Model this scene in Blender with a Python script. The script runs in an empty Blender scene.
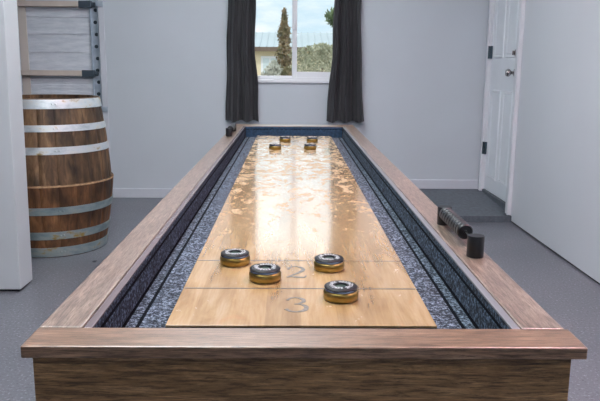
import bpy, bmesh, math, random
from mathutils import Vector, Matrix
from math import sin, cos, pi
S = bpy.context.scene
COL = S.collection
RND = random.Random(7)

# ------------------------------------------------------------------ helpers
def bx(bm, x0, x1, y0, y1, z0, z1, bev=0.0, seg=2):
    r = bmesh.ops.create_cube(bm, size=1.0)
    vs = r['verts']
    bmesh.ops.scale(bm, vec=(abs(x1-x0), abs(y1-y0), abs(z1-z0)), verts=vs)
    bmesh.ops.translate(bm, vec=((x0+x1)/2, (y0+y1)/2, (z0+z1)/2), verts=vs)
    if bev > 0:
        es = list({e for v in vs for e in v.link_edges})
        bmesh.ops.bevel(bm, geom=es, offset=bev, segments=seg, affect='EDGES', profile=0.5)

def box(x0, x1, y0, y1, z0, z1, bev=0.0, seg=2):
    bm = bmesh.new(); bx(bm, x0, x1, y0, y1, z0, z1, bev, seg); return bm

def lathe(prof, n=48, center=(0, 0, 0), bm=None, axis='Z', rfun=None):
    """prof: list of (r, h); ends with r == 0 close themselves"""
    bm = bm or bmesh.new(); rings = []
    def P(r, a, h):
        if axis == 'Z': v = (r*cos(a), r*sin(a), h)
        elif axis == 'Y': v = (r*cos(a), h, r*sin(a))
        else: v = (h, r*cos(a), r*sin(a))
        return (v[0]+center[0], v[1]+center[1], v[2]+center[2])
    for r, h in prof:
        if r <= 1e-7: rings.append([bm.verts.new(P(0, 0, h))])
        else: rings.append([bm.verts.new(P(r*(rfun(i/n) if rfun else 1), 2*pi*i/n, h)) for i in range(n)])
    for a, b in zip(rings, rings[1:]):
        if len(a) == 1 and len(b) == 1: continue
        for i in range(n):
            j = (i+1) % n
            if len(a) == 1: bm.faces.new((a[0], b[i], b[j]))
            elif len(b) == 1: bm.faces.new((a[i], b[0], a[j]))
            else: bm.faces.new((a[i], b[i], b[j], a[j]))
    bmesh.ops.recalc_face_normals(bm, faces=bm.faces)
    return bm

def tube(bm, p0, p1, r, n=12):
    p0 = Vector(p0); p1 = Vector(p1); d = (p1-p0)
    m = d.to_track_quat('Z', 'Y').to_matrix().to_4x4(); m.translation = (p0+p1)/2
    bmesh.ops.create_cone(bm, cap_ends=True, segments=n, radius1=r, radius2=r, depth=d.length, matrix=m)

def prism(bm, poly, z0, z1):
    """poly: list of (x, y), extruded between z0 and z1"""
    a = [bm.verts.new((x, y, z0)) for x, y in poly]; b = [bm.verts.new((x, y, z1)) for x, y in poly]
    bm.faces.new(a[::-1]); bm.faces.new(b); n = len(poly)
    for i in range(n): bm.faces.new((a[i], a[(i+1) % n], b[(i+1) % n], b[i]))

def obj(name, bm, mat, parent=None, smooth=False, angle=40):
    bmesh.ops.recalc_face_normals(bm, faces=bm.faces)
    me = bpy.data.meshes.new(name); bm.to_mesh(me); bm.free()
    me.materials.append(mat)
    if smooth:
        me.polygons.foreach_set('use_smooth', [True]*len(me.polygons))
        me.set_sharp_from_angle(angle=math.radians(angle))
    o = bpy.data.objects.new(name, me); COL.objects.link(o)
    if parent: o.parent = parent
    return o

def thing(name, label, cat, loc=(0, 0, 0), group=None, rz=0):
    o = bpy.data.objects.new(name, None); COL.objects.link(o)
    o.location = loc; o.rotation_euler = (0, 0, rz); o.empty_display_size = .05
    o['label'] = label; o['category'] = cat
    if group: o['group'] = group
    return o

def tag(o, label, cat, group=None, kind=None):
    o['label'] = label; o['category'] = cat
    if group: o['group'] = group
    if kind: o['kind'] = kind
    return o

def struct(name, bm, mat, parent=None, **k):
    o = obj(name, bm, mat, parent, **k)
    if not parent: o['kind'] = 'structure'
    return o

def copy_tree(o, parent=None):
    c = o.copy(); COL.objects.link(c)
    if parent: c.parent = parent
    for ch in list(o.children): copy_tree(ch, c)
    return c

# ------------------------------------------------------------------ materials
class NT:
    def __init__(s, name, rough=.5, col=(.8, .8, .8), metal=0.0, **k):
        s.m = bpy.data.materials.new(name); s.m.use_nodes = True
        s.t = s.m.node_tree; s.b = s.t.nodes['Principled BSDF']
        s.b.inputs['Base Color'].default_value = (*col, 1)
        s.b.inputs['Roughness'].default_value = rough
        s.b.inputs['Metallic'].default_value = metal
        for a, v in k.items(): s.b.inputs[a.replace('_', ' ')].default_value = v
        s._tc = None
    def n(s, typ, **k):
        nd = s.t.nodes.new(typ)
        for a, v in k.items():
            if hasattr(nd, a) and a not in nd.inputs: setattr(nd, a, v)
            else: nd.inputs[a].default_value = v
        return nd
    def l(s, a, b): s.t.links.new(a, b)
    def co(s, scale=(1, 1, 1), src='Object', loc=(0, 0, 0)):
        if not s._tc: s._tc = s.t.nodes.new('ShaderNodeTexCoord')
        mp = s.t.nodes.new('ShaderNodeMapping'); mp.inputs['Scale'].default_value = scale; mp.inputs['Location'].default_value = loc
        s.l(s._tc.outputs[src], mp.inputs['Vector']); return mp.outputs[0]
    def noise(s, vec, scale, detail=4, rough=.55, dist=0):
        nd = s.n('ShaderNodeTexNoise'); nd.inputs['Scale'].default_value = scale
        nd.inputs['Detail'].default_value = detail; nd.inputs['Roughness'].default_value = rough
        nd.inputs['Distortion'].default_value = dist
        s.l(vec, nd.inputs['Vector']); return nd.outputs['Fac']
    def ramp(s, fac, stops, interp='LINEAR'):
        r = s.t.nodes.new('ShaderNodeValToRGB'); r.color_ramp.interpolation = interp
        e = r.color_ramp.elements
        while len(e) < len(stops): e.new(.5)
        for i, (p, c) in enumerate(stops):
            e[i].position = p; e[i].color = (*c, 1) if not isinstance(c, (int, float)) else (c, c, c, 1)
        s.l(fac, r.inputs[0]); return r.outputs[0]
    def mix(s, fac, a, b, mode='MIX'):
        m = s.t.nodes.new('ShaderNodeMix'); m.data_type = 'RGBA'; m.blend_type = mode
        for v, i in ((fac, 0), (a, 6), (b, 7)):
            if isinstance(v, bpy.types.NodeSocket): s.l(v, m.inputs[i])
            elif i == 0: m.inputs[0].default_value = v
            else: m.inputs[i].default_value = (*v, 1)
        return m.outputs[2]
    def math(s, op, a, b=0.0):
        m = s.t.nodes.new('ShaderNodeMath'); m.operation = op
        for i, v in ((0, a), (1, b)):
            if isinstance(v, bpy.types.NodeSocket): s.l(v, m.inputs[i])
            else: m.inputs[i].default_value = v
        return m.outputs[0]
    def col(s, c): s.l(c, s.b.inputs['Base Color']); return s
    def rgh(s, c): s.l(c, s.b.inputs['Roughness']); return s
    def bump(s, h, strength=.3, dist=.002):
        b = s.t.nodes.new('ShaderNodeBump'); b.inputs['Strength'].default_value = strength
        b.inputs['Distance'].default_value = dist; s.l(h, b.inputs['Height'])
        s.l(b.outputs[0], s.b.inputs['Normal']); return s

def laminate(name, axis, dark, mid, light, rough=.42, k=1.0, c=.15):
    """wood-grain laminate running along one axis"""
    t = NT(name, rough, Coat_Weight=c, Coat_Roughness=.28)
    a = {'X': (3, 26, 26), 'Y': (26, 3, 26)}[axis]
    b = {'X': (15, 230, 230), 'Y': (230, 15, 230)}[axis]
    broad = t.noise(t.co(a), 2.4, 9, .78, 1.2)
    fine = t.noise(t.co(b), 1.6, 6, .8, .4)
    c1 = t.ramp(broad, [(.32, dark), (.5, mid), (.68, light)])
    c2 = t.ramp(fine, [(.40, (.26, .21, .18)), (.50, (1, 1, 1)), (.62, (1.6, 1.56, 1.52))])
    t.col(t.mix(.85*k, c1, c2, 'MULTIPLY')); t.bump(fine, .45, .0008); return t

def plain(name, col, rough=.5, metal=0, var=.05, scale=8, bump=0, **k):
    t = NT(name, rough, col, metal, **k)
    f = t.noise(t.co(), scale, 3)
    t.col(t.ramp(f, [(.3, tuple(c*(1-var) for c in col)), (.7, tuple(min(1, c*(1+var)) for c in col))]))
    if bump: t.bump(t.noise(t.co(), 220, 3), bump, .001)
    return t.m

M = {}
M['wall'] = plain('painted wall grey', (.55, .60, .65), .75, var=.02, scale=2, bump=.15)
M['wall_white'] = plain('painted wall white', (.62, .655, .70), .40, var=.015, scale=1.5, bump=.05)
M['pier'] = plain('painted pier', (.50, .54, .565), .6, var=.02, scale=2, bump=.1)
M['trimwhite'] = plain('white gloss trim', (.72, .745, .79), .35, var=.02)
M['baseboard'] = plain('baseboard paint', (.60, .63, .69), .45, var=.02)
M['door'] = plain('white door paint', (.80, .84, .89), .35, var=.02)
M['ceil'] = plain('ceiling paint', (.70, .71, .74), .8, var=.02)
M['black_gap_and_shade'] = plain('black gap and base shade', (.012, .014, .02), .6)  # fills the rail trim gap, and stands for shade at the wall feet
M['frame'] = plain('white vinyl frame', (.80, .82, .86), .3, var=.01)
M['black'] = plain('black moulded plastic', (.004, .005, .008), .38, var=.2, scale=60)
M['chrome'] = plain('polished steel', (.75, .77, .8), .16, 1, var=.03)
M['satin'] = plain('satin nickel', (.42, .40, .40), .25, 1, var=.05)
M['hinge'] = plain('dark hinge metal', (.10, .14, .17), .35, 1)
M['inlay'] = plain('grey rail trim strip', (.20, .17, .18), .22, .3, var=.06)
M['alu'] = plain('grey metal trim strip', (.20, .21, .23), .42, .3, var=.06)
M['stripe'] = plain('black inked line', (.035, .04, .05), .4, var=.2)
M['line_faint'] = plain('worn tan inked line', (.32, .24, .14), .3, var=.2)
M['digit'] = plain('grey inked digit', (.16, .145, .12), .25, var=.25, scale=150)
M['puck_mark'] = plain('raised silver lettering', (.62, .64, .66), .5, .0, var=.5, scale=300)
M['tan_strut'] = plain('tan painted strut', (.66, .58, .52), .5, var=.08)
M['tan_stile'] = plain('beige door stile', (.66, .60, .55), .5, var=.05)

# epoxy floor with flakes
t = NT('speckled epoxy floor', .33, Coat_Weight=.15, Coat_Roughness=.12)
v = t.co(); sp = t.noise(v, 95, 3, .6); cl = t.noise(v, 2.2, 5)
base = t.ramp(cl, [(.3, (.10, .108, .128)), (.7, (.16, .166, .192))])
sk = t.ramp(sp, [(.34, (.45, .45, .48)), (.40, (1, 1, 1)), (.59, (1, 1, 1)), (.65, (2.1, 2.05, 2.0))])
t.col(t.mix(1, base, sk, 'MULTIPLY')); t.bump(t.noise(v, 60, 3), .12, .002)
t.rgh(t.ramp(cl, [(.3, .27), (.7, .42)])); M['floor'] = t.m
M['landing'] = plain('dark step concrete', (.10, .118, .14), .5, var=.25, scale=40, bump=.3)

M['rail'] = laminate('oak laminate along rails', 'Y', (.10, .070, .055), (.20, .148, .118), (.33, .255, .21), .30, c=.5).m
M['rim'] = laminate('oak laminate across ends', 'X', (.090, .045, .024), (.185, .108, .064), (.29, .18, .115), .34, c=.6).m
M['apron'] = laminate('oak laminate apron', 'X', (.075, .036, .012), (.185, .103, .042), (.34, .205, .098), .5).m
M['apron_side'] = laminate('oak laminate side apron', 'Y', (.085, .050, .026), (.17, .105, .058), (.27, .18, .105), .45).m

def carpet(name, dk, md, lt, sc=330):
    t = NT(name, .95, Sheen_Weight=.04, Sheen_Roughness=.6, Specular_IOR_Level=.12)
    v = t.co(); f = t.noise(v, sc, 3, .75); g = t.noise(v, 28, 3)
    c = t.ramp(f, [(.36, dk), (.5, md), (.62, lt)])
    t.col(t.mix(.5, c, t.ramp(g, [(.35, .55), (.65, 1.35)]), 'MULTIPLY')); t.bump(f, .9, .004); return t.m
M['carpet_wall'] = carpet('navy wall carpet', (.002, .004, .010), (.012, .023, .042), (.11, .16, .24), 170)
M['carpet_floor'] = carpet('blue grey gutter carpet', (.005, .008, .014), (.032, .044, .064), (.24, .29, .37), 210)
M['carpet_end'] = plain('deep blue end carpet', (.022, .055, .105), .92, var=.35, scale=90)
M['groove'] = plain('dark carpet seam and gutter shade', (.003, .004, .007), .95, var=.3, scale=200, Specular_IOR_Level=.08)  # carpet seams, and the painted shade in the near end gutter

# maple playfield: glossy epoxy coat with patchy shuffleboard wax
t = NT('glossy maple playfield', .06, Coat_Weight=1.0, Coat_Roughness=.03, Coat_IOR=1.8)
v = t.co((1, .16, 1), loc=(5.37, 2.71, 3.13)); g1 = t.noise(v, 26, 6, .6, .8); g2 = t.noise(t.co((9, .5, 1), loc=(5.37, 2.71, 3.13)), 30, 4)
stv = t.n('ShaderNodeSeparateXYZ'); t.l(t.co(), stv.inputs[0])
lane = t.math('FLOOR', t.math('MULTIPLY', t.math('ADD', stv.outputs[0], 1.0), 19.0))
wn = t.n('ShaderNodeTexWhiteNoise', noise_dimensions='1D'); t.l(lane, wn.inputs['W'])
c = t.ramp(g1, [(.3, (.32, .19, .075)), (.5, (.44, .295, .145)), (.72, (.54, .40, .23))])
c = t.mix(.35, c, t.ramp(g2, [(.35, (.75, .66, .55)), (.65, (1.1, 1.08, 1.05))]), 'MULTIPLY')
c = t.mix(1, c, t.ramp(wn.outputs['Value'], [(0, .88), (1, 1.07)]), 'MULTIPLY')
fl = t.noise(t.co((1, .6, 1), loc=(5.37, 2.71, 3.13)), 17, 5, .55, 1.5)
c = t.mix(t.ramp(fl, [(.62, 0.0), (.72, .35)]), c, (.50, .24, .10))
wx = t.noise(t.co((1, .55, 1), loc=(5.37, 2.71, 3.13)), 34, 6, .62, .5)
wf = t.noise(t.co((1, .6, 1), loc=(5.37, 2.71, 3.13)), 120, 4, .75)
yg = t.ramp(t.math('MULTIPLY', stv.outputs[1], .25), [(.31, -.08), (.40, .08), (.60, .125), (.95, .145)])
wm = t.math('ADD', t.math('ADD', t.math('MULTIPLY', wx, .60), t.math('MULTIPLY', wf, .40)), yg)
t.col(t.mix(t.ramp(wm, [(.63, 0.0), (.66, .8)]), c, (.37, .295, .195)))     # dusty wax patches
cr = t.ramp(wm, [(.63, .05), (.66, .30)])
t.l(t.ramp(wm, [(.63, 1.0), (.66, .12)]), t.b.inputs['Coat Weight']); t.l(t.ramp(wm, [(.63, .5), (.66, .15)]), t.b.inputs['Specular IOR Level']); t.l(cr, t.b.inputs['Coat Roughness']); t.l(t.ramp(wm, [(.63, .22), (.66, .5)]), t.b.inputs['Roughness'])
bp = t.n('ShaderNodeBump'); bp.inputs['Strength'].default_value = .10; bp.inputs['Distance'].default_value = .001
t.l(t.noise(t.co((1, .5, 1), loc=(5.37, 2.71, 3.13)), 150, 4, .7), bp.inputs['Height'])
t.l(bp.outputs[0], t.b.inputs['Coat Normal']); t.l(bp.outputs[0], t.b.inputs['Normal'])
M['field'] = t.m
M['field_edge'] = plain('maple board core', (.10, .06, .03), .6)

t = NT('brass puck body', .32, (.62, .42, .12), 1); v = t.co((1, 1, 6))
t.col(t.ramp(t.noise(v, 60, 3), [(.3, (.24, .15, .035)), (.7, (.46, .33, .11))])); M['brass'] = t.m
M['puck_black'] = plain('glossy black puck cap', (.005, .006, .009), .45, var=.2, Specular_IOR_Level=.25)
M['puck_band'] = plain('blued steel band', (.30, .35, .45), .25, 1)
M['puck_hole'] = plain('dark green puck centre', (.012, .035, .025), .3)

# curtain cloth
t = NT('charcoal curtain cloth', .7, Sheen_Weight=.10, Sheen_Roughness=.5); v = t.co()
f = t.noise(t.co((1, 1, .25)), 9, 4)
t.col(t.ramp(f, [(.3, (.020, .020, .024)), (.7, (.038, .038, .043))])); t.bump(t.noise(v, 70, 4), .25, .004); M['curtain'] = t.m

# barrel staves
def barrel_wood(name, dk, md, lt):
    t = NT(name, .6); v = t.co((1, 1, .18)); sx = t.n('ShaderNodeSeparateXYZ'); t.l(t.co(), sx.inputs[0])
    a = t.math('MULTIPLY', t.math('ARCTAN2', sx.outputs[1], sx.outputs[0]), 22/(2*pi))
    w = t.n('ShaderNodeTexWhiteNoise', noise_dimensions='1D'); t.l(t.math('FLOOR', a), w.inputs['W'])
    f = t.noise(v, 30, 5, .65, .5); st = t.noise(t.co((1, 1, .5)), 7, 4)
    c = t.ramp(f, [(.3, dk), (.5, md), (.72, lt)])
    c = t.mix(1, c, t.ramp(w.outputs['Value'], [(0, .68), (1, 1.25)]), 'MULTIPLY')
    c = t.mix(1, c, t.ramp(st, [(.40, .35), (.60, 1.25)]), 'MULTIPLY')
    t.col(c); t.bump(f, .5, .003); return t.m
M['stave_up'] = barrel_wood('weathered barrel staves', (.045, .025, .014), (.125, .070, .034), (.25, .15, .075))
M['stave_lo'] = barrel_wood('reddish barrel staves', (.06, .026, .011), (.155, .070, .027), (.27, .135, .055))
M['head'] = plain('dark barrel head wood', (.10, .05, .028), .7, var=.3, scale=25)
M['endgrain'] = plain('pale cut stave edge', (.42, .27, .15), .7, var=.3, scale=60)
t = NT('galvanised hoop with rust', .42, metal=.55); f = t.noise(t.co((1, 1, 2)), 9, 5, .6)
t.col(t.ramp(f, [(.25, (.36, .44, .47)), (.5, (.68, .74, .77)), (.60, (.72, .74, .72)), (.68, (.42, .30, .12))]))
t.bump(t.noise(t.co(), 60, 3), .3, .001); M['hoop'] = t.m
t = NT('galvanised hoop dull', .45, metal=.5); f = t.noise(t.co((1, 1, 2)), 8, 5, .6)
t.col(t.ramp(f, [(.25, (.17, .24, .26)), (.5, (.32, .41, .42)), (.58, (.40, .46, .44)), (.66, (.40, .30, .10))]))
M['hoop_dull'] = t.m

# garage door skin
t = NT('white insulated garage panel', .45); f = t.noise(t.co((1, 1, 5)), 7, 5, .6)
t.col(t.ramp(f, [(.35, (.60, .65, .72)), (.65, (.76, .80, .86))])); t.bump(f, .5, .02); M['gpanel'] = t.m
t = NT('galvanised track', .42, metal=.5); f = t.noise(t.co(), 22, 4)
t.col(t.ramp(f, [(.3, (.38, .46, .55)), (.7, (.55, .62, .70))])); M['galv'] = t.m
M['hole'] = plain('track slot shadow metal', (.02, .035, .05), .7)
M['bracket'] = plain('dark roller bracket', (.09, .12, .15), .45, .6)

# glass
def glass():
    m = bpy.data.materials.new('window glass'); m.use_nodes = True; nt = m.node_tree; nt.nodes.clear()
    o = nt.nodes.new('ShaderNodeOutputMaterial'); mx = nt.nodes.new('ShaderNodeMixShader')
    tr = nt.nodes.new('ShaderNodeBsdfTransparent'); tr.inputs[0].default_value = (.97, .985, .985, 1)
    gl = nt.nodes.new('ShaderNodeBsdfGlossy'); gl.inputs['Roughness'].default_value = .02
    fr = nt.nodes.new('ShaderNodeFresnel'); fr.inputs[0].default_value = 1.3
    nt.links.new(fr.outputs[0], mx.inputs[0]); nt.links.new(tr.outputs[0], mx.inputs[1]); nt.links.new(gl.outputs[0], mx.inputs[2])
    nt.links.new(mx.outputs[0], o.inputs[0]); return m
M['glass'] = glass()
def emit(name, c, s):
    m = bpy.data.materials.new(name); m.use_nodes = True; b = m.node_tree.nodes['Principled BSDF']
    b.inputs['Base Color'].default_value = (*c, 1); b.inputs['Emission Color'].default_value = (*c, 1)
    b.inputs['Emission Strength'].default_value = s; return m
M['fill_cool'] = emit('cool added light diffuser', (.92, .975, 1), 24)  # glow of the added panels, out of view
M['fill_warm'] = emit('warm added light diffuser', (1, .60, .66), 42)

# outdoors
M['ground'] = plain('dry yard ground', (.30, .27, .21), .9, var=.2, scale=.5)
M['house_wall'] = plain('cream stucco', (.80, .70, .50), .85, var=.06, scale=.8)
M['house_roof'] = plain('pale blue metal roof', (.34, .40, .43), .6, var=.05, scale=.6)
M['fascia'] = plain('brown fascia board', (.14, .10, .075), .7)
M['house_pane'] = plain('pale curtained glass', (.62, .72, .76), .25)
def leaf(name, a, b):
    t = NT(name, .7); t.col(t.ramp(t.noise(t.co(), 3.0, 4), [(.35, a), (.65, b)])); return t.m
M['leaf_cyp'] = leaf('olive brown cypress foliage', (.10, .10, .045), (.34, .24, .14))
M['leaf_bush'] = leaf('dusty olive foliage', (.24, .26, .17), (.46, .45, .33))
M['leaf_grey'] = leaf('grey green foliage', (.30, .32, .26), (.52, .52, .46))
M['leaf_tree'] = leaf('dark green foliage', (.06, .10, .04), (.18, .25, .12))
M['bark'] = plain('brown bark', (.14, .09, .06), .9, var=.3, scale=12)

# ------------------------------------------------------------------ room shell
YB = 5.66; XR = 1.60; ZC = 2.75; XL = -3.6; YF = -2.6
bm = bmesh.new(); bx(bm, XL-.15, XR+.15, YF-.15, YB+.15, -.12, 0); struct('floor', bm, M['floor'])
struct('ceiling', box(XL-.15, XR+.15, YF-.15, YB+.15, ZC, ZC+.12), M['ceil'])
WX0, WX1, WZ0, WZ1 = -.43, .47, .985, 2.06           # window opening
bm = bmesh.new()
bx(bm, -1.50, WX0, YB, YB+.15, 0, ZC); bx(bm, WX1, XR+.15, YB, YB+.15, 0, ZC)
bx(bm, WX0, WX1, YB, YB+.15, 0, WZ0); bx(bm, WX0, WX1, YB, YB+.15, WZ1, ZC)
bx(bm, XL-.15, -1.50, YB, YB+.15, 2.35, ZC)
struct('wall_back', bm, M['wall'])
struct('trim_1', box(-1.545, -1.50, YB-.012, YB+.15, 0, 2.35, .003), M['baseboard'])     # jamb beside the garage door
# right wall with the door opening (door y 4.97..5.60)
DY0, DY1 = 4.895, 5.60
bm = bmesh.new()
bx(bm, XR, XR+.15, YF-.15, 4.85, .012, ZC)
struct('wall_right', bm, M['wall_white'])
bm = bmesh.new()
bx(bm, XR, XR+.15, 4.85, YB, 0, .05); bx(bm, XR, XR+.15, 4.85, DY0, .05, ZC); bx(bm, XR, XR+.15, DY1, YB, .05, ZC)
bx(bm, XR, XR+.15, DY0, DY1, 2.10, ZC)
struct('wall_right_end', bm, M['wall'])
struct('base_shade_right', box(XR+.008, XR+.15, YF, 4.85, 0, .012), M['black_gap_and_shade'])  # black strip standing in for the shaded gap under the wall
struct('wall_left', box(XL-.15, XL, YF-.15, YB+.15, 0, ZC), M['wall'])
struct('wall_front', box(XL, XR, YF-.15, YF, 0, ZC), M['wall'])
# partition whose end stands at the left of the frame
bm = box(XL, -1.322, 3.215, 3.375, .012, ZC, .004)
for v_ in bm.verts:
    if v_.co.x > -2: v_.co.x += .014*v_.co.z      # the wall end is a little out of plumb
struct('wall_partition', bm, M['pier'])
struct('base_shade_partition', box(XL, -1.334, 3.225, 3.365, 0, .012), M['black_gap_and_shade'])  # dark strip painted as the shadow line under the partition
# landing step in the corner before the door
bm = bmesh.new(); pr = [(4.80, 0), (YB, 0), (YB, .092), (4.80, .045)]     # slightly sloping concrete landing
a_ = [bm.verts.new((.50, y, z)) for y, z in pr]; b_ = [bm.verts.new((XR, y, z)) for y, z in pr]
bm.faces.new(a_); bm.faces.new(b_[::-1])
for q in range(4): bm.faces.new((a_[q], a_[(q+1) % 4], b_[(q+1) % 4], b_[q]))
struct('landing', bm, M['landing'])
# baseboards
def baseb(nm, x0, x1, y0, y1, z0, h=.085):
    bm = bmesh.new(); bx(bm, x0, x1, y0, y1, z0, z0+h, .004); struct(nm, bm, M['baseboard'])
baseb('baseboard_back', -1.50, .50, YB-.014, YB, 0, .08)
baseb('baseboard_landing', .50, XR-.012, YB-.014, YB, .092, .078)
bm = bmesh.new(); bx(bm, XR-.014, XR, 5.635, YB-.014, .090, .168, .003); struct('baseboard_right', bm, M['baseboard'])

# door in the right wall
d = bpy.data.objects.new('door_1', None); COL.objects.link(d); d['kind'] = 'structure'
XD = XR+.012
bm = bmesh.new(); bx(bm, XD, XD+.04, DY0+.012, DY1-.012, .112, 2.085)
leafm = obj('door_leaf', bm, M['door'], d)
def panel(y0, y1, z0, z1, arch=False):
    bm = bmesh.new()
    n = 10; out = []; w = y1-y0
    pts = [(y0, z0), (y1, z0)]
    if arch: pts += [(y1-w*i/n, z1+.035*sin(pi*i/n)) for i in range(n+1)]
    else: pts += [(y1, z1), (y0, z1)]
    cy = (y0+y1)/2; cz = (z0+z1)/2
    rings = []
    for s_, x in ((1, 0), (.94, -.007), (.82, -.007), (.74, -.001), (.70, -.004)):
        rings.append([bm.verts.new((XD+.0005+x, cy+(p[0]-cy)*s_, cz+(p[1]-cz)*(1-(1-s_)*w/(z1-z0)))) for p in pts])
    for a, b in zip(rings, rings[1:]):
        for i in range(len(pts)): bm.faces.new((a[i], a[(i+1) % len(pts)], b[(i+1) % len(pts)], b[i]))
    bm.faces.new(rings[-1]); return bm
ym = (DY0+DY1)/2
for y0, y1 in ((DY0+.09, ym-.03), (ym+.03, DY1-.09)):
    obj('door_panel', panel(y0, y1, .22, .93), M['door'], d)
    obj('door_panel', panel(y0, y1, 1.17, 1.90), M['door'], d)
bm = bmesh.new()
bx(bm, XR-.022, XR, DY0-.085, DY0, .05, 2.18, .005); bx(bm, XR-.030, XR-.022, DY0-.085, DY0-.06, .05, 2.18, .003)
bx(bm, XR-.022, XR, DY1, DY1+.035, .05, 2.18, .004); bx(bm, XR-.022, XR, DY0, DY1, 2.10, 2.18, .004)
bx(bm, XR-.004, XR+.012, DY0, DY0+.012, .05, 2.10); bx(bm, XR-.004, XR+.012, DY1-.012, DY1, .05, 2.10)
obj('door_casing', bm, M['trimwhite'], d)
obj('door_threshold', box(XR-.002, XR+.055, DY0, DY1, .045, .106, .002), M['landing'], d)
def knob():
    bm = lathe([(0, 0), (.028, 0), (.031, -.004), (.028, -.010), (.012, -.013), (.011, -.034), (.020, -.040), (.027, -.050), (.028, -.060), (.023, -.070), (0, -.073)], 28, axis='X', center=(XD, 4.962, 1.065))
    return obj('door_knob', bm, M['satin'], d, True)
knob()
bm = lathe([(0, 0), (.026, 0), (.028, -.006), (.024, -.012), (.016, -.014), (.014, -.022), (0, -.022)], 28, axis='X', center=(XD, 4.962, 1.205))
bx(bm, XD-.036, XD-.02, 4.958, 4.966, 1.19, 1.22, .002)
obj('deadbolt', bm, M['satin'], d, True)
for z in (.40, 1.17, 1.90):
    bm = bmesh.new(); tube(bm, (XR-.008, DY1-.002, z), (XR-.008, DY1-.002, z+.10), .009)
    bx(bm, XR-.004, XR+.013, DY1-.03, DY1-.002, z, z+.10); obj('hinge', bm, M['hinge'], d, True)

# ------------------------------------------------------------------ window
w = bpy.data.objects.new('window_1', None); COL.objects.link(w); w['kind'] = 'structure'
def ring(bm, x0, x1, z0, z1, y0, y1, t_, tb=None, tl=None, tr=None, bev=.003):
    tb = t_ if tb is None else tb; tl = t_ if tl is None else tl; tr = t_ if tr is None else tr
    bx(bm, x0, x0+tl, y0, y1, z0, z1, bev); bx(bm, x1-tr, x1, y0, y1, z0, z1, bev)
    bx(bm, x0+tl, x1-tr, y0, y1, z1-t_, z1, bev); bx(bm, x0+tl, x1-tr, y0, y1, z0, z0+tb, bev)
bm = bmesh.new(); ring(bm, WX0, WX1, WZ0, WZ1, YB+.03, YB+.11, .02, tb=.022)
obj('window_frame', bm, M['frame'], w)
bm = bmesh.new(); bx(bm, WX0-.035, WX1+.035, YB-.016, YB+.03, WZ0-.022, WZ0+.004, .004)
bx(bm, WX0-.03, WX0+.002, YB-.008, YB+.03, WZ0+.004, WZ1+.03, .003); bx(bm, WX1-.002, WX1+.03, YB-.008, YB+.03, WZ0+.004, WZ1+.03, .003)
bx(bm, WX0-.03, WX1+.03, YB-.008, YB+.03, WZ1, WZ1+.03, .003); obj('window_sill', bm, M['frame'], w)
bm = bmesh.new(); ring(bm, WX0+.02, .045, WZ0+.022, WZ1-.02, YB+.075, YB+.10, .02, tb=.012, tr=.04)
obj('window_sash', bm, M['frame'], w)
bm = bmesh.new(); ring(bm, .012, WX1-.02, WZ0+.022, WZ1-.02, YB+.045, YB+.073, .028, tb=.046, tl=.034)
obj('window_sash', bm, M['frame'], w)
obj('window_glass', box(WX0+.04, .005, YB+.085, YB+.089, WZ0+.034, WZ1-.04), M['glass'], w)
obj('window_glass', box(.046, WX1-.048, YB+.057, YB+.061, WZ0+.068, WZ1-.048), M['glass'], w)
obj('window_latch', box(.018, .034, YB+.034, YB+.045, 1.39, 1.47, .003), M['frame'], w)

# ------------------------------------------------------------------ curtains
def curtain(label, edges, folds, ph):
    """edges: list of (z, x_left, x_right) from top to bottom"""
    bm = bmesh.new(); nz = 60; nx = 120; y0 = YB-.075
    zt, zb = edges[0][0], edges[-1][0]; fr = []; bk = []
    for j in range(nz+1):
        z = zt+(zb-zt)*j/nz
        for a, b in zip(edges, edges[1:]):
            if b[0] <= z <= a[0]:
                k = (a[0]-z)/(a[0]-b[0]); xl = a[1]+(b[1]-a[1])*k; xr = a[2]+(b[2]-a[2])*k; break
        amp = .020+.016*j/nz; rf = []; rb = []
        for i in range(nx+1):
            u = i/nx; x = xl+(xr-xl)*u
            y = y0+amp*sin(2*pi*folds*u+ph+.5*sin(3*u+j*.035))+.35*amp*sin(2*pi*(folds*2.3)*u+1.3*ph+.02*j)
            y += .003*sin(j*.55+u*9)*sin(j*.21+5*u)
            x += .004*sin(j*.30+ph)*(1 if i in (0, nx) else .5)
            zz = z+(.006*sin(2*pi*folds*u+ph) if j == nz else 0)
            rf.append(bm.verts.new((x, y, zz))); rb.append(bm.verts.new((x, y+.003, zz)))
        fr.append(rf); bk.append(rb)
    for j in range(nz):
        for i in range(nx):
            bm.faces.new((fr[j][i], fr[j][i+1], fr[j+1][i+1], fr[j+1][i]))
            bm.faces.new((bk[j][i+1], bk[j][i], bk[j+1][i], bk[j+1][i+1]))
        bm.faces.new((fr[j][0], fr[j+1][0], bk[j+1][0], bk[j][0])); bm.faces.new((fr[j+1][nx], fr[j][nx], bk[j][nx], bk[j+1][nx]))
    for i in range(nx):
        bm.faces.new((fr[0][i+1], fr[0][i], bk[0][i], bk[0][i+1])); bm.faces.new((fr[nz][i], fr[nz][i+1], bk[nz][i+1], bk[nz][i]))
    root = thing('curtain', label, 'curtain', (0, 0, 0), 'curtain pair at the window')
    o = obj('curtain_panel', bm, M['curtain'], root, True, 60)
    xl, xr = edges[0][1], edges[0][2]
    for k in range(6):
        x = xl+.02+(xr-xl-.04)*k/5; bm = bmesh.new()
        lathe([(.0135, -.005), (.0175, -.005), (.0175, .005), (.0135, .005), (.0135, -.005)], 20, center=(x, YB-.075, 2.215), bm=bm, axis='X')
        obj('curtain_ring', bm, M['black'], root, True)
    return root
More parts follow.
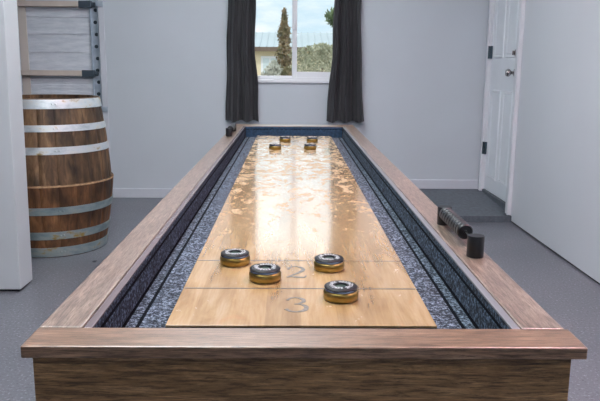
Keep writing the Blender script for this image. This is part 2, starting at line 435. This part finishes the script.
curtain('charcoal curtain panel hanging left of the window', [(2.20, -.49, -.295), (1.6, -.507, -.284), (1.17, -.520, -.290), (.93, -.528, -.268), (.655, -.535, -.262)], 2.6, .4)
curtain('charcoal curtain panel hanging right of the window', [(2.20, .345, .540), (1.6, .337, .552), (1.17, .325, .562), (.85, .300, .582), (.655, .286, .596)], 2.8, 2.1)
r = thing('curtain_rod', 'black metal curtain rod above the window', 'curtain rod', (0, 0, 0))
bm = bmesh.new(); tube(bm, (-.60, YB-.075, 2.215), (.66, YB-.075, 2.215), .0125, 16); obj('rod', bm, M['black'], r, True)
for x in (-.60, .66):
    s_ = -1 if x < 0 else 1
    obj('finial', lathe([(0, -.022), (.017, -.016), (.023, 0), (.017, .016), (0, .022)], 20, center=(x+s_*.018, YB-.075, 2.215), axis='X'), M['black'], r, True)
    bm = bmesh.new(); bx(bm, x-.008-s_*.02, x+.008-s_*.02, YB-.075, YB, 2.192, 2.203, .002); bx(bm, x-.015-s_*.02, x+.015-s_*.02, YB-.006, YB, 2.16, 2.26, .002)
    obj('bracket', bm, M['black'], r)

# ------------------------------------------------------------------ garage door at back left
g = bpy.data.objects.new('door_2', None); COL.objects.link(g); g['kind'] = 'structure'
GY = YB+.045
for k, (z0, z1) in enumerate(((.0, .50), (.50, .985), (.985, 1.468), (1.468, 1.95), (1.95, 2.38))):
    bm = bmesh.new(); bx(bm, XL, -1.545, GY, GY+.05, z0+.0015, z1-.0015, .004); bx(bm, XL, -1.545, GY+.02, GY+.045, z0, z1)
    for q in range(3): bx(bm, XL, -1.60, GY-.006, GY, z0+.06+q*.145, z0+.06+q*.145+.085, .005)
    obj('door_panel', bm, M['gpanel'], g)
for z in (1.002, 1.545, 2.05):
    bm = bmesh.new(); bx(bm, XL, -1.66, GY-.055, GY-.006, z, z+.008, .002); bx(bm, XL, -1.66, GY-.055, GY-.049, z, z+.046, .002); bx(bm, XL, -1.66, GY-.055, GY-.006, z+.040, z+.046, .002)
    obj('strut', bm, M['tan_strut'], g)
    bm = bmesh.new(); bx(bm, -1.70, -1.60, GY-.058, GY-.004, z-.004, z+.05, .004); tube(bm, (-1.60, GY-.03, z+.022), (-1.575, GY-.03, z+.022), .018, 16)
    obj('roller_bracket', bm, M['bracket'], g)
obj('door_stile', box(-2.200, -2.135, GY-.016, GY-.006, .0, 2.30, .003), M['tan_stile'], g)
bm = bmesh.new()
bx(bm, -1.622, -1.548, GY-.012, GY-.006, 0, 2.36); bx(bm, -1.556, -1.550, GY-.05, GY-.006, 0, 2.36); bx(bm, -1.622, -1.616, GY-.03, GY-.006, 0, 2.36)
track = obj('track', bm, M['galv'], g)
for k in range(23):
    z = .10+k*.095; bm = bmesh.new(); lathe([(0, 0), (.015, 0), (.015, -.0015), (0, -.0015)], 12, center=(-1.583+(.006 if k % 2 else 0), GY-.012, z), bm=bm, axis='Y')
    obj('slot', bm, M['hole'], track)
for z in (.72, 1.55):
    bm = bmesh.new(); bx(bm, -1.556, -1.50, YB-.03, YB-.018, z, z+.04, .002); bx(bm, -1.53, -1.505, YB-.018, YB-.012, z, z+.04); obj('track_bracket', bm, M['galv'], g)

# ------------------------------------------------------------------ shuffleboard table
XT = .0165; ZR = .780; Y0 = .748; Y1 = 3.819; HW = .33; TH = .0150
YI0, YI1 = .808, 3.760-.005
YI1 = 3.70
T = thing('shuffleboard_table', 'long brown shuffleboard table with wood-grain rim and glossy maple playing surface', 'shuffleboard table', (XT, 0, 0))
obj('end_rim', box(-HW, HW+.0045, Y0, YI0, ZR-TH, ZR, .0018), M['rim'], T)
obj('end_rim', box(-HW, HW, YI1, Y1, ZR-TH, ZR, .0018), M['rim'], T)
for s_ in (-1, 1):
    a, b = sorted((s_*.276, s_*HW)); obj('side_rail', box(a, b, YI0, YI1, ZR-TH, ZR, .0018), M['rail'], T)
    a, b = sorted((s_*.2635, s_*.2745)); st = obj('inner_trim', box(a, b, YI0, YI1, ZR-.0040, ZR-.0005, .001), M['inlay' if s_ < 0 else 'alu'], T)
    if s_ > 0: st['label'] = 'light grey metal trim strip'
    a, b = sorted((s_*.2745, s_*.276)); obj('trim_gap', box(a, b, YI0, YI1, ZR-TH, ZR-.005), M['black_gap_and_shade'], T)
    # carpet lined inner wall, two bands over and under a seam
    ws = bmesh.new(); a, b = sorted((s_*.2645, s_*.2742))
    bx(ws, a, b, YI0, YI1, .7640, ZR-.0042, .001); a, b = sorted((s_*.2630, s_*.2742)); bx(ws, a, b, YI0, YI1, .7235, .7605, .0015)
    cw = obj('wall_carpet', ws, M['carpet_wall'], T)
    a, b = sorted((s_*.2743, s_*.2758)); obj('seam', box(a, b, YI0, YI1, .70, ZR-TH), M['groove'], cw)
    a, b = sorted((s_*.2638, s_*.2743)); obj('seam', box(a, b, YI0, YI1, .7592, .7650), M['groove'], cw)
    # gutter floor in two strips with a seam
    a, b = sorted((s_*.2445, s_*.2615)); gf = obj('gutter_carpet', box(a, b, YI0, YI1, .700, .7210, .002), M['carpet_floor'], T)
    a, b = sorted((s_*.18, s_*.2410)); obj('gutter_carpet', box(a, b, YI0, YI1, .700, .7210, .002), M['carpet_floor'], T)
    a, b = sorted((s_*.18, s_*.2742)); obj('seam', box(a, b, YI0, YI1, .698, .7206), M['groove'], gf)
    a, b = sorted((s_*.300, s_*.322)); obj('side_apron', box(a, b, Y0+.037, Y1-.037, .56, ZR-TH), M['apron_side'], T)
for ya, yb in ((YI0-.03, YI0), (YI1, YI1+.03)):
    obj('end_carpet', box(-.262, .262, ya, yb-.0 if ya < 1 else yb, .700, ZR-TH-.001), M['carpet_wall'], T)
obj('end_carpet', box(-.2635, .2635, YI1-.004, YI1+.002, .764, ZR-.003, .002), M['carpet_end'], T)
obj('end_carpet', box(-.262, .262, YI1-.008, YI1+.001, .700, .7605, .003), M['carpet_end'], T)
for ya, yb in ((YI0, .93), (3.50, YI1-.008)):
    obj('gutter_carpet', box(-.18, .18, ya, yb, .700, .7210), M['carpet_floor'], T)
obj('end_apron', box(-.322, .322, Y0+.015, Y0+.037, .56, ZR-TH), M['apron'], T)
obj('end_apron', box(-.322, .322, Y1-.037, Y1-.015, .56, ZR-TH), M['apron'], T)
obj('cabinet_bottom', box(-.300, .300, Y0+.037, Y1-.037, .60, .698), M['apron'], T)
for sx in (-1, 1):
    for yy in (1.02, 3.55):
        bm = bmesh.new(); a, b = sorted((sx*.30, sx*.19)); bx(bm, a, b, yy-.055, yy+.055, .02, .60, .004)
        lg = obj('leg', bm, M['apron'], T); obj('foot', lathe([(0, 0), (.028, 0), (.03, .006), (.012, .012), (.012, .02), (0, .02)], 24, center=((a+b)/2, yy, 0)), M['black'], lg, True)
# playfield board
FZ = .745; FY0, FY1, FW = .904, 3.530, .1905
pf = obj('playfield', box(-FW, FW, FY0, FY1, .7165, FZ, .0003), M['field'], T)
obj('end_gap_shade', box(-FW, FW, FY0-.012, FY0-.0005, .7165, .7425), M['groove'], T)  # dark box standing in for the shade behind the near rim
def stroke_line(y, wd, mat, nm='score_line', x0=-FW+.002, x1=FW-.002):
    return obj(nm, box(x0, x1, y-wd/2, y+wd/2, FZ-.0005, FZ+.0003), mat, pf)
L1, L2 = 1.066, 1.228
stroke_line(L1, .0032, M['stripe']); stroke_line(L2, .0032, M['stripe'])
stroke_line(FY0+FY1-L1, .0032, M['stripe']); stroke_line(FY0+FY1-L2, .0032, M['stripe'])
stroke_line(2.703, .006, M['line_faint'], 'foul_line'); stroke_line(2.247, .006, M['line_faint'], 'foul_line')

def digit(pts, wds, cx, cy, sx, sy, nm, flip=False):
    """pts in a unit box, wds stroke widths"""
    n = 40; P = []; Wd = []
    m = len(pts)
    def cr(a, b, c, d_, t_): return .5*((2*b)+(-a+c)*t_+(2*a-5*b+4*c-d_)*t_*t_+(-a+3*b-3*c+d_)*t_**3)
    for i in range(m-1):
        p0 = pts[max(i-1, 0)]; p1 = pts[i]; p2 = pts[i+1]; p3 = pts[min(i+2, m-1)]
        for k in range(8):
            t_ = k/8; P.append((cr(p0[0], p1[0], p2[0], p3[0], t_), cr(p0[1], p1[1], p2[1], p3[1], t_))); Wd.append(wds[i]+(wds[i+1]-wds[i])*t_)
    P.append(pts[-1]); Wd.append(wds[-1]); bm = bmesh.new(); rows = []
    for i, (x, y) in enumerate(P):
        a = P[max(i-1, 0)]; b = P[min(i+1, len(P)-1)]; dx, dy = (b[0]-a[0])*sx, (b[1]-a[1])*sy; L_ = math.hypot(dx, dy) or 1
        nx_, ny_ = -dy/L_, dx/L_; X = (x-.5)*sx; Y = (y-.5)*sy; h = Wd[i]*sx/2; r_ = []
        for q in (-1, 1):
            px, py = X+nx_*h*q, Y+ny_*h*q*1.3
            if flip: px, py = -px, -py
            r_.append((cx+px, cy+py))
        rows.append([bm.verts.new((*r_[0], FZ-.0003)), bm.verts.new((*r_[1], FZ-.0003)), bm.verts.new((*r_[1], FZ+.0004)), bm.verts.new((*r_[0], FZ+.0004))])
    for a, b in zip(rows, rows[1:]):
        for q in range(4): bm.faces.new((a[q], a[(q+1) % 4], b[(q+1) % 4], b[q]))
    bm.faces.new(rows[0]); bm.faces.new(rows[-1]); return obj(nm, bm, M['digit'], pf)
TWO = ([(.12, .72), (.25, .95), (.55, 1.0), (.82, .85), (.85, .65), (.6, .4), (.3, .2), (.08, .05), (.3, .10), (.6, .04), (.9, .04), (1.0, .2)],
       [.16, .10, .10, .18, .20, .16, .10, .08, .14, .16, .12, .03])
THREE = ([(.10, .80), (.25, .96), (.52, 1.0), (.78, .87), (.80, .70), (.60, .56), (.42, .53), (.68, .50), (.90, .35), (.85, .12), (.55, 0), (.25, .03), (.05, .18)],
         [.14, .09, .09, .18, .18, .08, .05, .08, .20, .20, .10, .10, .16])
dx = (-.0065, .0)
for (S_, yy, sx, sy) in ((TWO, 1.157, .036, .066), (THREE, .990, .036, .062)):
    digit(*S_, dx[0], yy, sx, sy, 'score_number'); digit(*S_, -dx[0], FY0+FY1-yy, sx, sy, 'score_number', True)

# ------------------------------------------------------------------ pucks
def make_puck():
    p = thing('puck', '', 'puck', (0, 0, 0), 'shuffleboard pucks on the playing surface')
    R = .0275
    prof = [(0, .0), (R-.002, 0), (R, .002), (R, .0125), (R-.0015, .014), (R-.004, .0148), (0, .0148)]
    obj('brass_body', lathe(prof, 56), M['brass'], p, True, 50)
    obj('chrome_band', lathe([(R-.006, .0146), (R-.0025, .0146), (R-.0015, .0158), (R-.0022, .0182), (R-.006, .0184), (R-.006, .0146)], 56), M['puck_band'], p, True, 50)
    cap = obj('cap', lathe([(0, .0148), (R-.0035, .0178), (R-.0018, .0182), (R-.0012, .0196), (R-.0028, .0212), (R-.0055, .0218), (.0100, .0218), (.0092, .0208), (.0088, .0195), (0, .0195)], 56), M['puck_black'], p, True, 35)
    obj('cap_centre', lathe([(0, .0194), (.0085, .0194), (.0075, .0200), (0, .0200)], 32), M['puck_hole'], cap, True)
    bm = bmesh.new(); rr = random.Random(3)
    for k in range(22):                                     # ring of raised lettering, too small to read
        a = 2*pi*k/22
        if k in (5, 16): continue
        h = rr.choice((.0044, .0050, .0056)); wd = rr.choice((.0013, .0017, .0021)); r0 = .0160
        m = Matrix.Rotation(a, 4, 'Z') @ Matrix.Translation((r0, 0, .0219))
        for v_ in ((0, 0, h, .0008), (-h/2, 0, .0009, wd*1.6), (h/2*rr.choice((0, 1)), 0, .0009, wd*1.8)):
            bmesh.ops.create_cube(bm, size=1, matrix=m @ Matrix.Translation((v_[0], v_[1], 0)) @ Matrix.Diagonal((v_[2], v_[3]*1.3, .0008, 1)))
    obj('cap_lettering', bm, M['puck_mark'], cap)
    return p
PUCKS = [(-.101, 1.208, 'black and brass puck on the line left of the others, near end of the table'),
         (-.0425, 1.113, 'black and brass puck left of the number 2, nearer than its left neighbour'),
         (.0695, 1.176, 'black and brass puck right of the number 2, in the upper scoring band'),
         (.0795, 1.018, 'black and brass puck right of the number 3, nearest to the near rim'),
         (-.068, 2.956, 'puck at the far end, left one of the nearer far pair'),
         (-.028, 3.270, 'puck at the far end, left one of the farthest pair'),
         (.084, 2.965, 'puck at the far end, right one of the nearer far pair'),
         (.102, 3.262, 'puck at the far end, right one of the farthest pair')]
p0 = make_puck()
for i, (x, y, lb) in enumerate(PUCKS):
    o = p0 if i == 0 else copy_tree(p0)
    o.location = (x, y, FZ+.0006); o.rotation_euler = (0, 0, RND.uniform(0, 6)); o['label'] = lb

# ------------------------------------------------------------------ score counters on the rails
def make_counter():
    c = thing('score_counter', '', 'score counter', (0, 0, 0), 'score counters on the side rails')
    for y in (0.0, .245):
        bm = lathe([(0, 0), (.0142, 0), (.0146, .001), (.0146, .036), (.0138, .0375), (0, .0375)], 36, center=(0, y, 0)); obj('post', bm, M['black'], c, True, 40)
    bm = bmesh.new(); tube(bm, (0, .010, .026), (0, .235, .026), .0028, 14); obj('rod', bm, M['chrome'], c, True)
    for k in range(9):
        y = .232-.0092-k*.0178
        bm = lathe([(.003, -.0086), (.0122, -.0086), (.0145, -.006), (.0147, .005), (.0125, .0086), (.003, .0082), (.003, -.0086)], 28, center=(0, y, .026), axis='Y')
        obj('bead', bm, M['black'], c, True, 40)
    return c
c0 = make_counter(); c0.location = (.321, 1.140, ZR); c0['label'] = 'black abacus score counter on the right rail, beads slid to its far post'
c1 = copy_tree(c0); c1.location = (-.2865, 3.155, ZR); c1['label'] = 'black abacus score counter on the left rail near the far end'

# ------------------------------------------------------------------ half barrels
BC = (-1.454, 4.12)
def interp(tab, z):
    for a, b in zip(tab, tab[1:]):
        if a[0] <= z <= b[0]:
            k = (z-a[0])/(b[0]-a[0]); return a[1]+(b[1]-a[1])*k
    return tab[-1][1]
def half_barrel(label, tab, hoops, wood, hoopm, head_z, zbase):
    b = thing('half_barrel', label, 'barrel', (*BC, 0), 'barrel halves stacked by the garage door')
    b.location.z = zbase
    zs = [tab[0][0]+(tab[-1][0]-tab[0][0])*i/18 for i in range(19)]
    prof = [(interp(tab, z), z-zbase) for z in zs]
    inner = [(interp(tab, z)-.026, z-zbase) for z in reversed(zs)]
    nst = 22; n = nst*8
    def groove(u):
        f = (u*nst) % 1.0; return .982 if f < .10 else 1.0
    bm = lathe(prof+inner+[prof[0]], n, rfun=groove); obj('staves', bm, wood, b, True, 30)
    if zbase == 0: obj('cut_edge', lathe([(.334, .4285), (.3600, .4285), (.3635, .4265), (.3635, .4200), (.3615, .4180)], n), M['endgrain'], b, True, 30)
    obj('head', lathe([(0, head_z-zbase), (interp(tab, head_z)-.026, head_z-zbase), (interp(tab, head_z)-.026, head_z-zbase-.02), (0, head_z-zbase-.02)], 64), M['head'], b)
    for z0, z1 in hoops:
        r0, r1 = interp(tab, z0), interp(tab, z1); pr = [(r0+.0005, z0-zbase), (r0+.005, z0-zbase), (r1+.005, z1-zbase), (r1+.0005, z1-zbase), (r0+.0005, z0-zbase)]
        bm = lathe(pr, 96)
        for k in (0, 1):   # rivets at the lap
            a = -1.15+k*.06; rr = (r0+r1)/2+.005; m = Matrix.Rotation(a, 4, 'Z') @ Matrix.Translation((rr, 0, (z0+z1)/2-zbase))
            bmesh.ops.create_uvsphere(bm, u_segments=8, v_segments=5, radius=.006, matrix=m)
        obj('hoop', bm, hoopm, b, True, 40)
    return b
up = [(.430, .352), (.52, .346), (.60, .340), (.70, .330), (.80, .316), (.910, .298)]
lo = [(.0, .300), (.10, .318), (.20, .335), (.30, .350), (.40, .361), (.430, .362)]
half_barrel('upper half of a stacked oak barrel with bright galvanised hoops', up, [(.854, .906), (.728, .765), (.602, .643)], M['stave_up'], M['hoop'], .888, .430)
half_barrel('lower reddish half of a stacked oak barrel standing on the floor', lo, [(.004, .060), (.110, .156), (.258, .302)], M['stave_lo'], M['hoop_dull'], .05, 0)

# ------------------------------------------------------------------ added light panels on the ceiling, out of view
def add_light_panel(x, y, w_, d_, mat, label):
    c = thing('added_light', label, 'added light', (x, y, ZC-.05), 'added light panels')
    bm = bmesh.new(); bx(bm, -w_/2, w_/2, -d_/2, d_/2, .012, .05, .004); obj('added_light_housing', bm, M['trimwhite'], c)
    obj('added_light_diffuser', box(-w_/2+.03, w_/2-.03, -d_/2+.03, d_/2-.03, 0, .012, .003), mat, c)
add_light_panel(-.5, 1.5, .7, 1.5, M['fill_cool'], 'cool white added light panel straight above the near end of the table')
add_light_panel(1.05, 1.6, .4, 1.0, M['fill_warm'], 'warm added light panel to the right of the table')  # unseen panel added to tint the floor and rail pinkish on this side
add_light_panel(-.3, 3.9, 1.2, .5, M['fill_cool'], 'wide cool added light panel in front of the window wall')
add_light_panel(.2, -1.2, .9, .4, M['fill_cool'], 'narrow cool added light panel behind the near end of the table')  # unseen panel added to brighten the table front

# ------------------------------------------------------------------ outdoors
def foliage(bm, cx, cy, z0, z1, rx, ry, n, sz, shape='egg'):
    rr = random.Random(int(cx*100+n))
    for _ in range(n):
        u = rr.random(); z = z0+(z1-z0)*u
        if shape == 'egg': k = max(.08, sin(pi*min(1, u*.80+.16)))
        else: k = max(.05, math.sqrt(max(0, 1-(2*u-1)**2)))
        a = rr.uniform(0, 2*pi); q = math.sqrt(rr.random())*k
        q *= 1+.45*sin(z*7.3+cx*9+2*sin(a))*(.4+.6*rr.random()); c = Vector((cx+rx*q*cos(a), cy+ry*q*sin(a), z)); s_ = sz*rr.uniform(.5, 1.2)
        m = Matrix.Translation(c) @ Matrix.Rotation(rr.uniform(0, 6.3), 4, Vector((rr.gauss(0, 1), rr.gauss(0, 1), rr.gauss(0, 1))).normalized())
        vs = [bm.verts.new(m @ Vector(v_)) for v_ in ((-s_*.35, 0, 0), (0, -s_*.1, s_*.1), (s_*.35, 0, 0), (0, s_*.1, s_))]
        bm.faces.new(vs[:3]); bm.faces.new((vs[0], vs[2], vs[3]))
def plant(name, label, cat, cx, cy, gz, z0, z1, rx, n, sz, mat, shape='egg', tr=.05):
    p = thing(name, label, cat, (0, 0, 0)); bm = bmesh.new(); foliage(bm, cx, cy, z0, z1, rx, rx, n, sz, shape); obj('foliage', bm, mat, p)
    bm = bmesh.new(); m = Matrix.Translation((cx, cy, (gz+z0+(z1-z0)*.7)/2)); bmesh.ops.create_cone(bm, cap_ends=True, segments=10, radius1=tr, radius2=tr*.4, depth=(z0+(z1-z0)*.7)-gz, matrix=m)
    obj('trunk', bm, M['bark'], p, True)
GZ = -.6
o = struct('ground', box(-40, 40, YB+1.5, 90, GZ-.2, GZ), M['ground'])
plant('cypress', 'tall narrow brown-green tree outside the left window pane', 'tree', -.26, 25, GZ, .2, 3.02, .24, 3000, .12, M['leaf_cyp'], tr=.07)
plant('bush', 'wide dusty olive bush outside the right window pane', 'bush', 1.0, 22.5, GZ, GZ, 1.76, 1.30, 9000, .09, M['leaf_bush'], 'ball')
plant('bush', 'low grey green bush left of the narrow tree', 'bush', -.45, 18, GZ, GZ, 1.18, .36, 2600, .09, M['leaf_grey'], 'ball')
plant('bush', 'low brown bush at the foot of the narrow tree', 'bush', -.10, 16.5, GZ, GZ, 1.02, .30, 2400, .09, M['leaf_cyp'], 'ball')
plant('tree', 'green tree whose crown shows beside the right curtain', 'tree', 1.10, 15, GZ, 1.85, 2.32, .33, 1800, .09, M['leaf_tree'], 'ball', tr=.06)
H_ = thing('house', 'cream neighbouring house with pale blue metal roof, seen through the window', 'house', (0, 0, 0))
obj('house_wall', box(-9, 10, 40, 47, GZ, 2.15), M['house_wall'], H_)
bm = bmesh.new(); pr = [(39.4, 2.12), (43.5, 3.10), (47.6, 2.12), (47.6, 2.02), (43.5, 3.0), (39.4, 2.02)]
a = [bm.verts.new((-9.5, y, z)) for y, z in pr]; b = [bm.verts.new((10.5, y, z)) for y, z in pr]
for q in range(6): bm.faces.new((a[q], a[(q+1) % 6], b[(q+1) % 6], b[q]))
for e in (a, b): bm.faces.new((e[0], e[1], e[4], e[5])); bm.faces.new((e[1], e[2], e[3], e[4]))
for k in range(50): 
    x = -9.4+k*.4; tube(bm, (x, 39.4, 2.13), (x, 43.5, 3.11), .03, 6)
obj('roof', bm, M['house_roof'], H_)
obj('fascia', box(-9.5, 10.5, 39.32, 39.42, 1.88, 2.12), M['fascia'], H_)
hw = obj('house_window', box(-1.75, -.70, 39.93, 40.0, .35, 1.62), M['frame'], H_)
obj('window_pane', box(-1.63, -1.27, 39.91, 39.93, .45, 1.50), M['house_pane'], hw); obj('window_pane', box(-1.19, -.82, 39.91, 39.93, .45, 1.50), M['house_pane'], hw)

# ------------------------------------------------------------------ world, camera
wd = bpy.data.worlds.new('World'); S.world = wd; wd.use_nodes = True; nt = wd.node_tree; bg = nt.nodes['Background']
tc = nt.nodes.new('ShaderNodeTexCoord'); mp = nt.nodes.new('ShaderNodeMapping'); mp.inputs['Scale'].default_value = (1, 1, 3.2)
nz = nt.nodes.new('ShaderNodeTexNoise'); nz.inputs['Scale'].default_value = 5.5; nz.inputs['Detail'].default_value = 7; nz.inputs['Roughness'].default_value = .55
rp = nt.nodes.new('ShaderNodeValToRGB'); rp.color_ramp.elements[0].position = .36; rp.color_ramp.elements[1].position = .54
rp.color_ramp.elements[0].color = (.60, .76, .86, 1); rp.color_ramp.elements[1].color = (.95, .97, .98, 1)
nt.links.new(tc.outputs['Generated'], mp.inputs[0]); nt.links.new(mp.outputs[0], nz.inputs['Vector']); nt.links.new(nz.outputs['Fac'], rp.inputs[0])
sx = nt.nodes.new('ShaderNodeSeparateXYZ'); nt.links.new(tc.outputs['Generated'], sx.inputs[0])
lift = nt.nodes.new('ShaderNodeMapRange'); lift.inputs[1].default_value = .08; lift.inputs[2].default_value = .30; lift.inputs[3].default_value = 1.2; lift.inputs[4].default_value = 2.0
nt.links.new(sx.outputs[2], lift.inputs[0]); nt.links.new(lift.outputs[0], bg.inputs[1])      # overcast sky, brighter towards the zenith
nt.links.new(rp.outputs[0], bg.inputs[0])
sun = bpy.data.lights.new('sun', 'SUN'); sun.energy = 1.0; sun.angle = .02; sun.color = (1, .94, .84)
so = bpy.data.objects.new('sun', sun); COL.objects.link(so); so.rotation_euler = (math.radians(50), 0, math.radians(-40))

f_, p_, y_, r_ = 681.91145, .195301434, -.0141247, .0086283
cy_, sy_ = cos(y_), sin(y_); cp_, sp_ = cos(p_), sin(p_)
F = Vector((-sy_*cp_, cy_*cp_, -sp_)); Rt = Vector((cy_, sy_, 0)); U = Rt.cross(F)
A = Rt*cos(r_)+U*sin(r_); B = U*cos(r_)-Rt*sin(r_)
cam = bpy.data.cameras.new('camera'); co = bpy.data.objects.new('camera', cam); COL.objects.link(co)
m = Matrix((A, B, -F)).transposed().to_4x4(); m.translation = (0, 0, 1.1027); co.matrix_world = m
cam.sensor_width = 36; cam.lens = f_/600*36; cam.clip_start = .02; cam.clip_end = 300
S.camera = co
S.view_settings.view_transform = 'Standard'; S.view_settings.look = 'None'
S.view_settings.exposure = 0; S.view_settings.gamma = 1
S.view_settings.use_curve_mapping = False
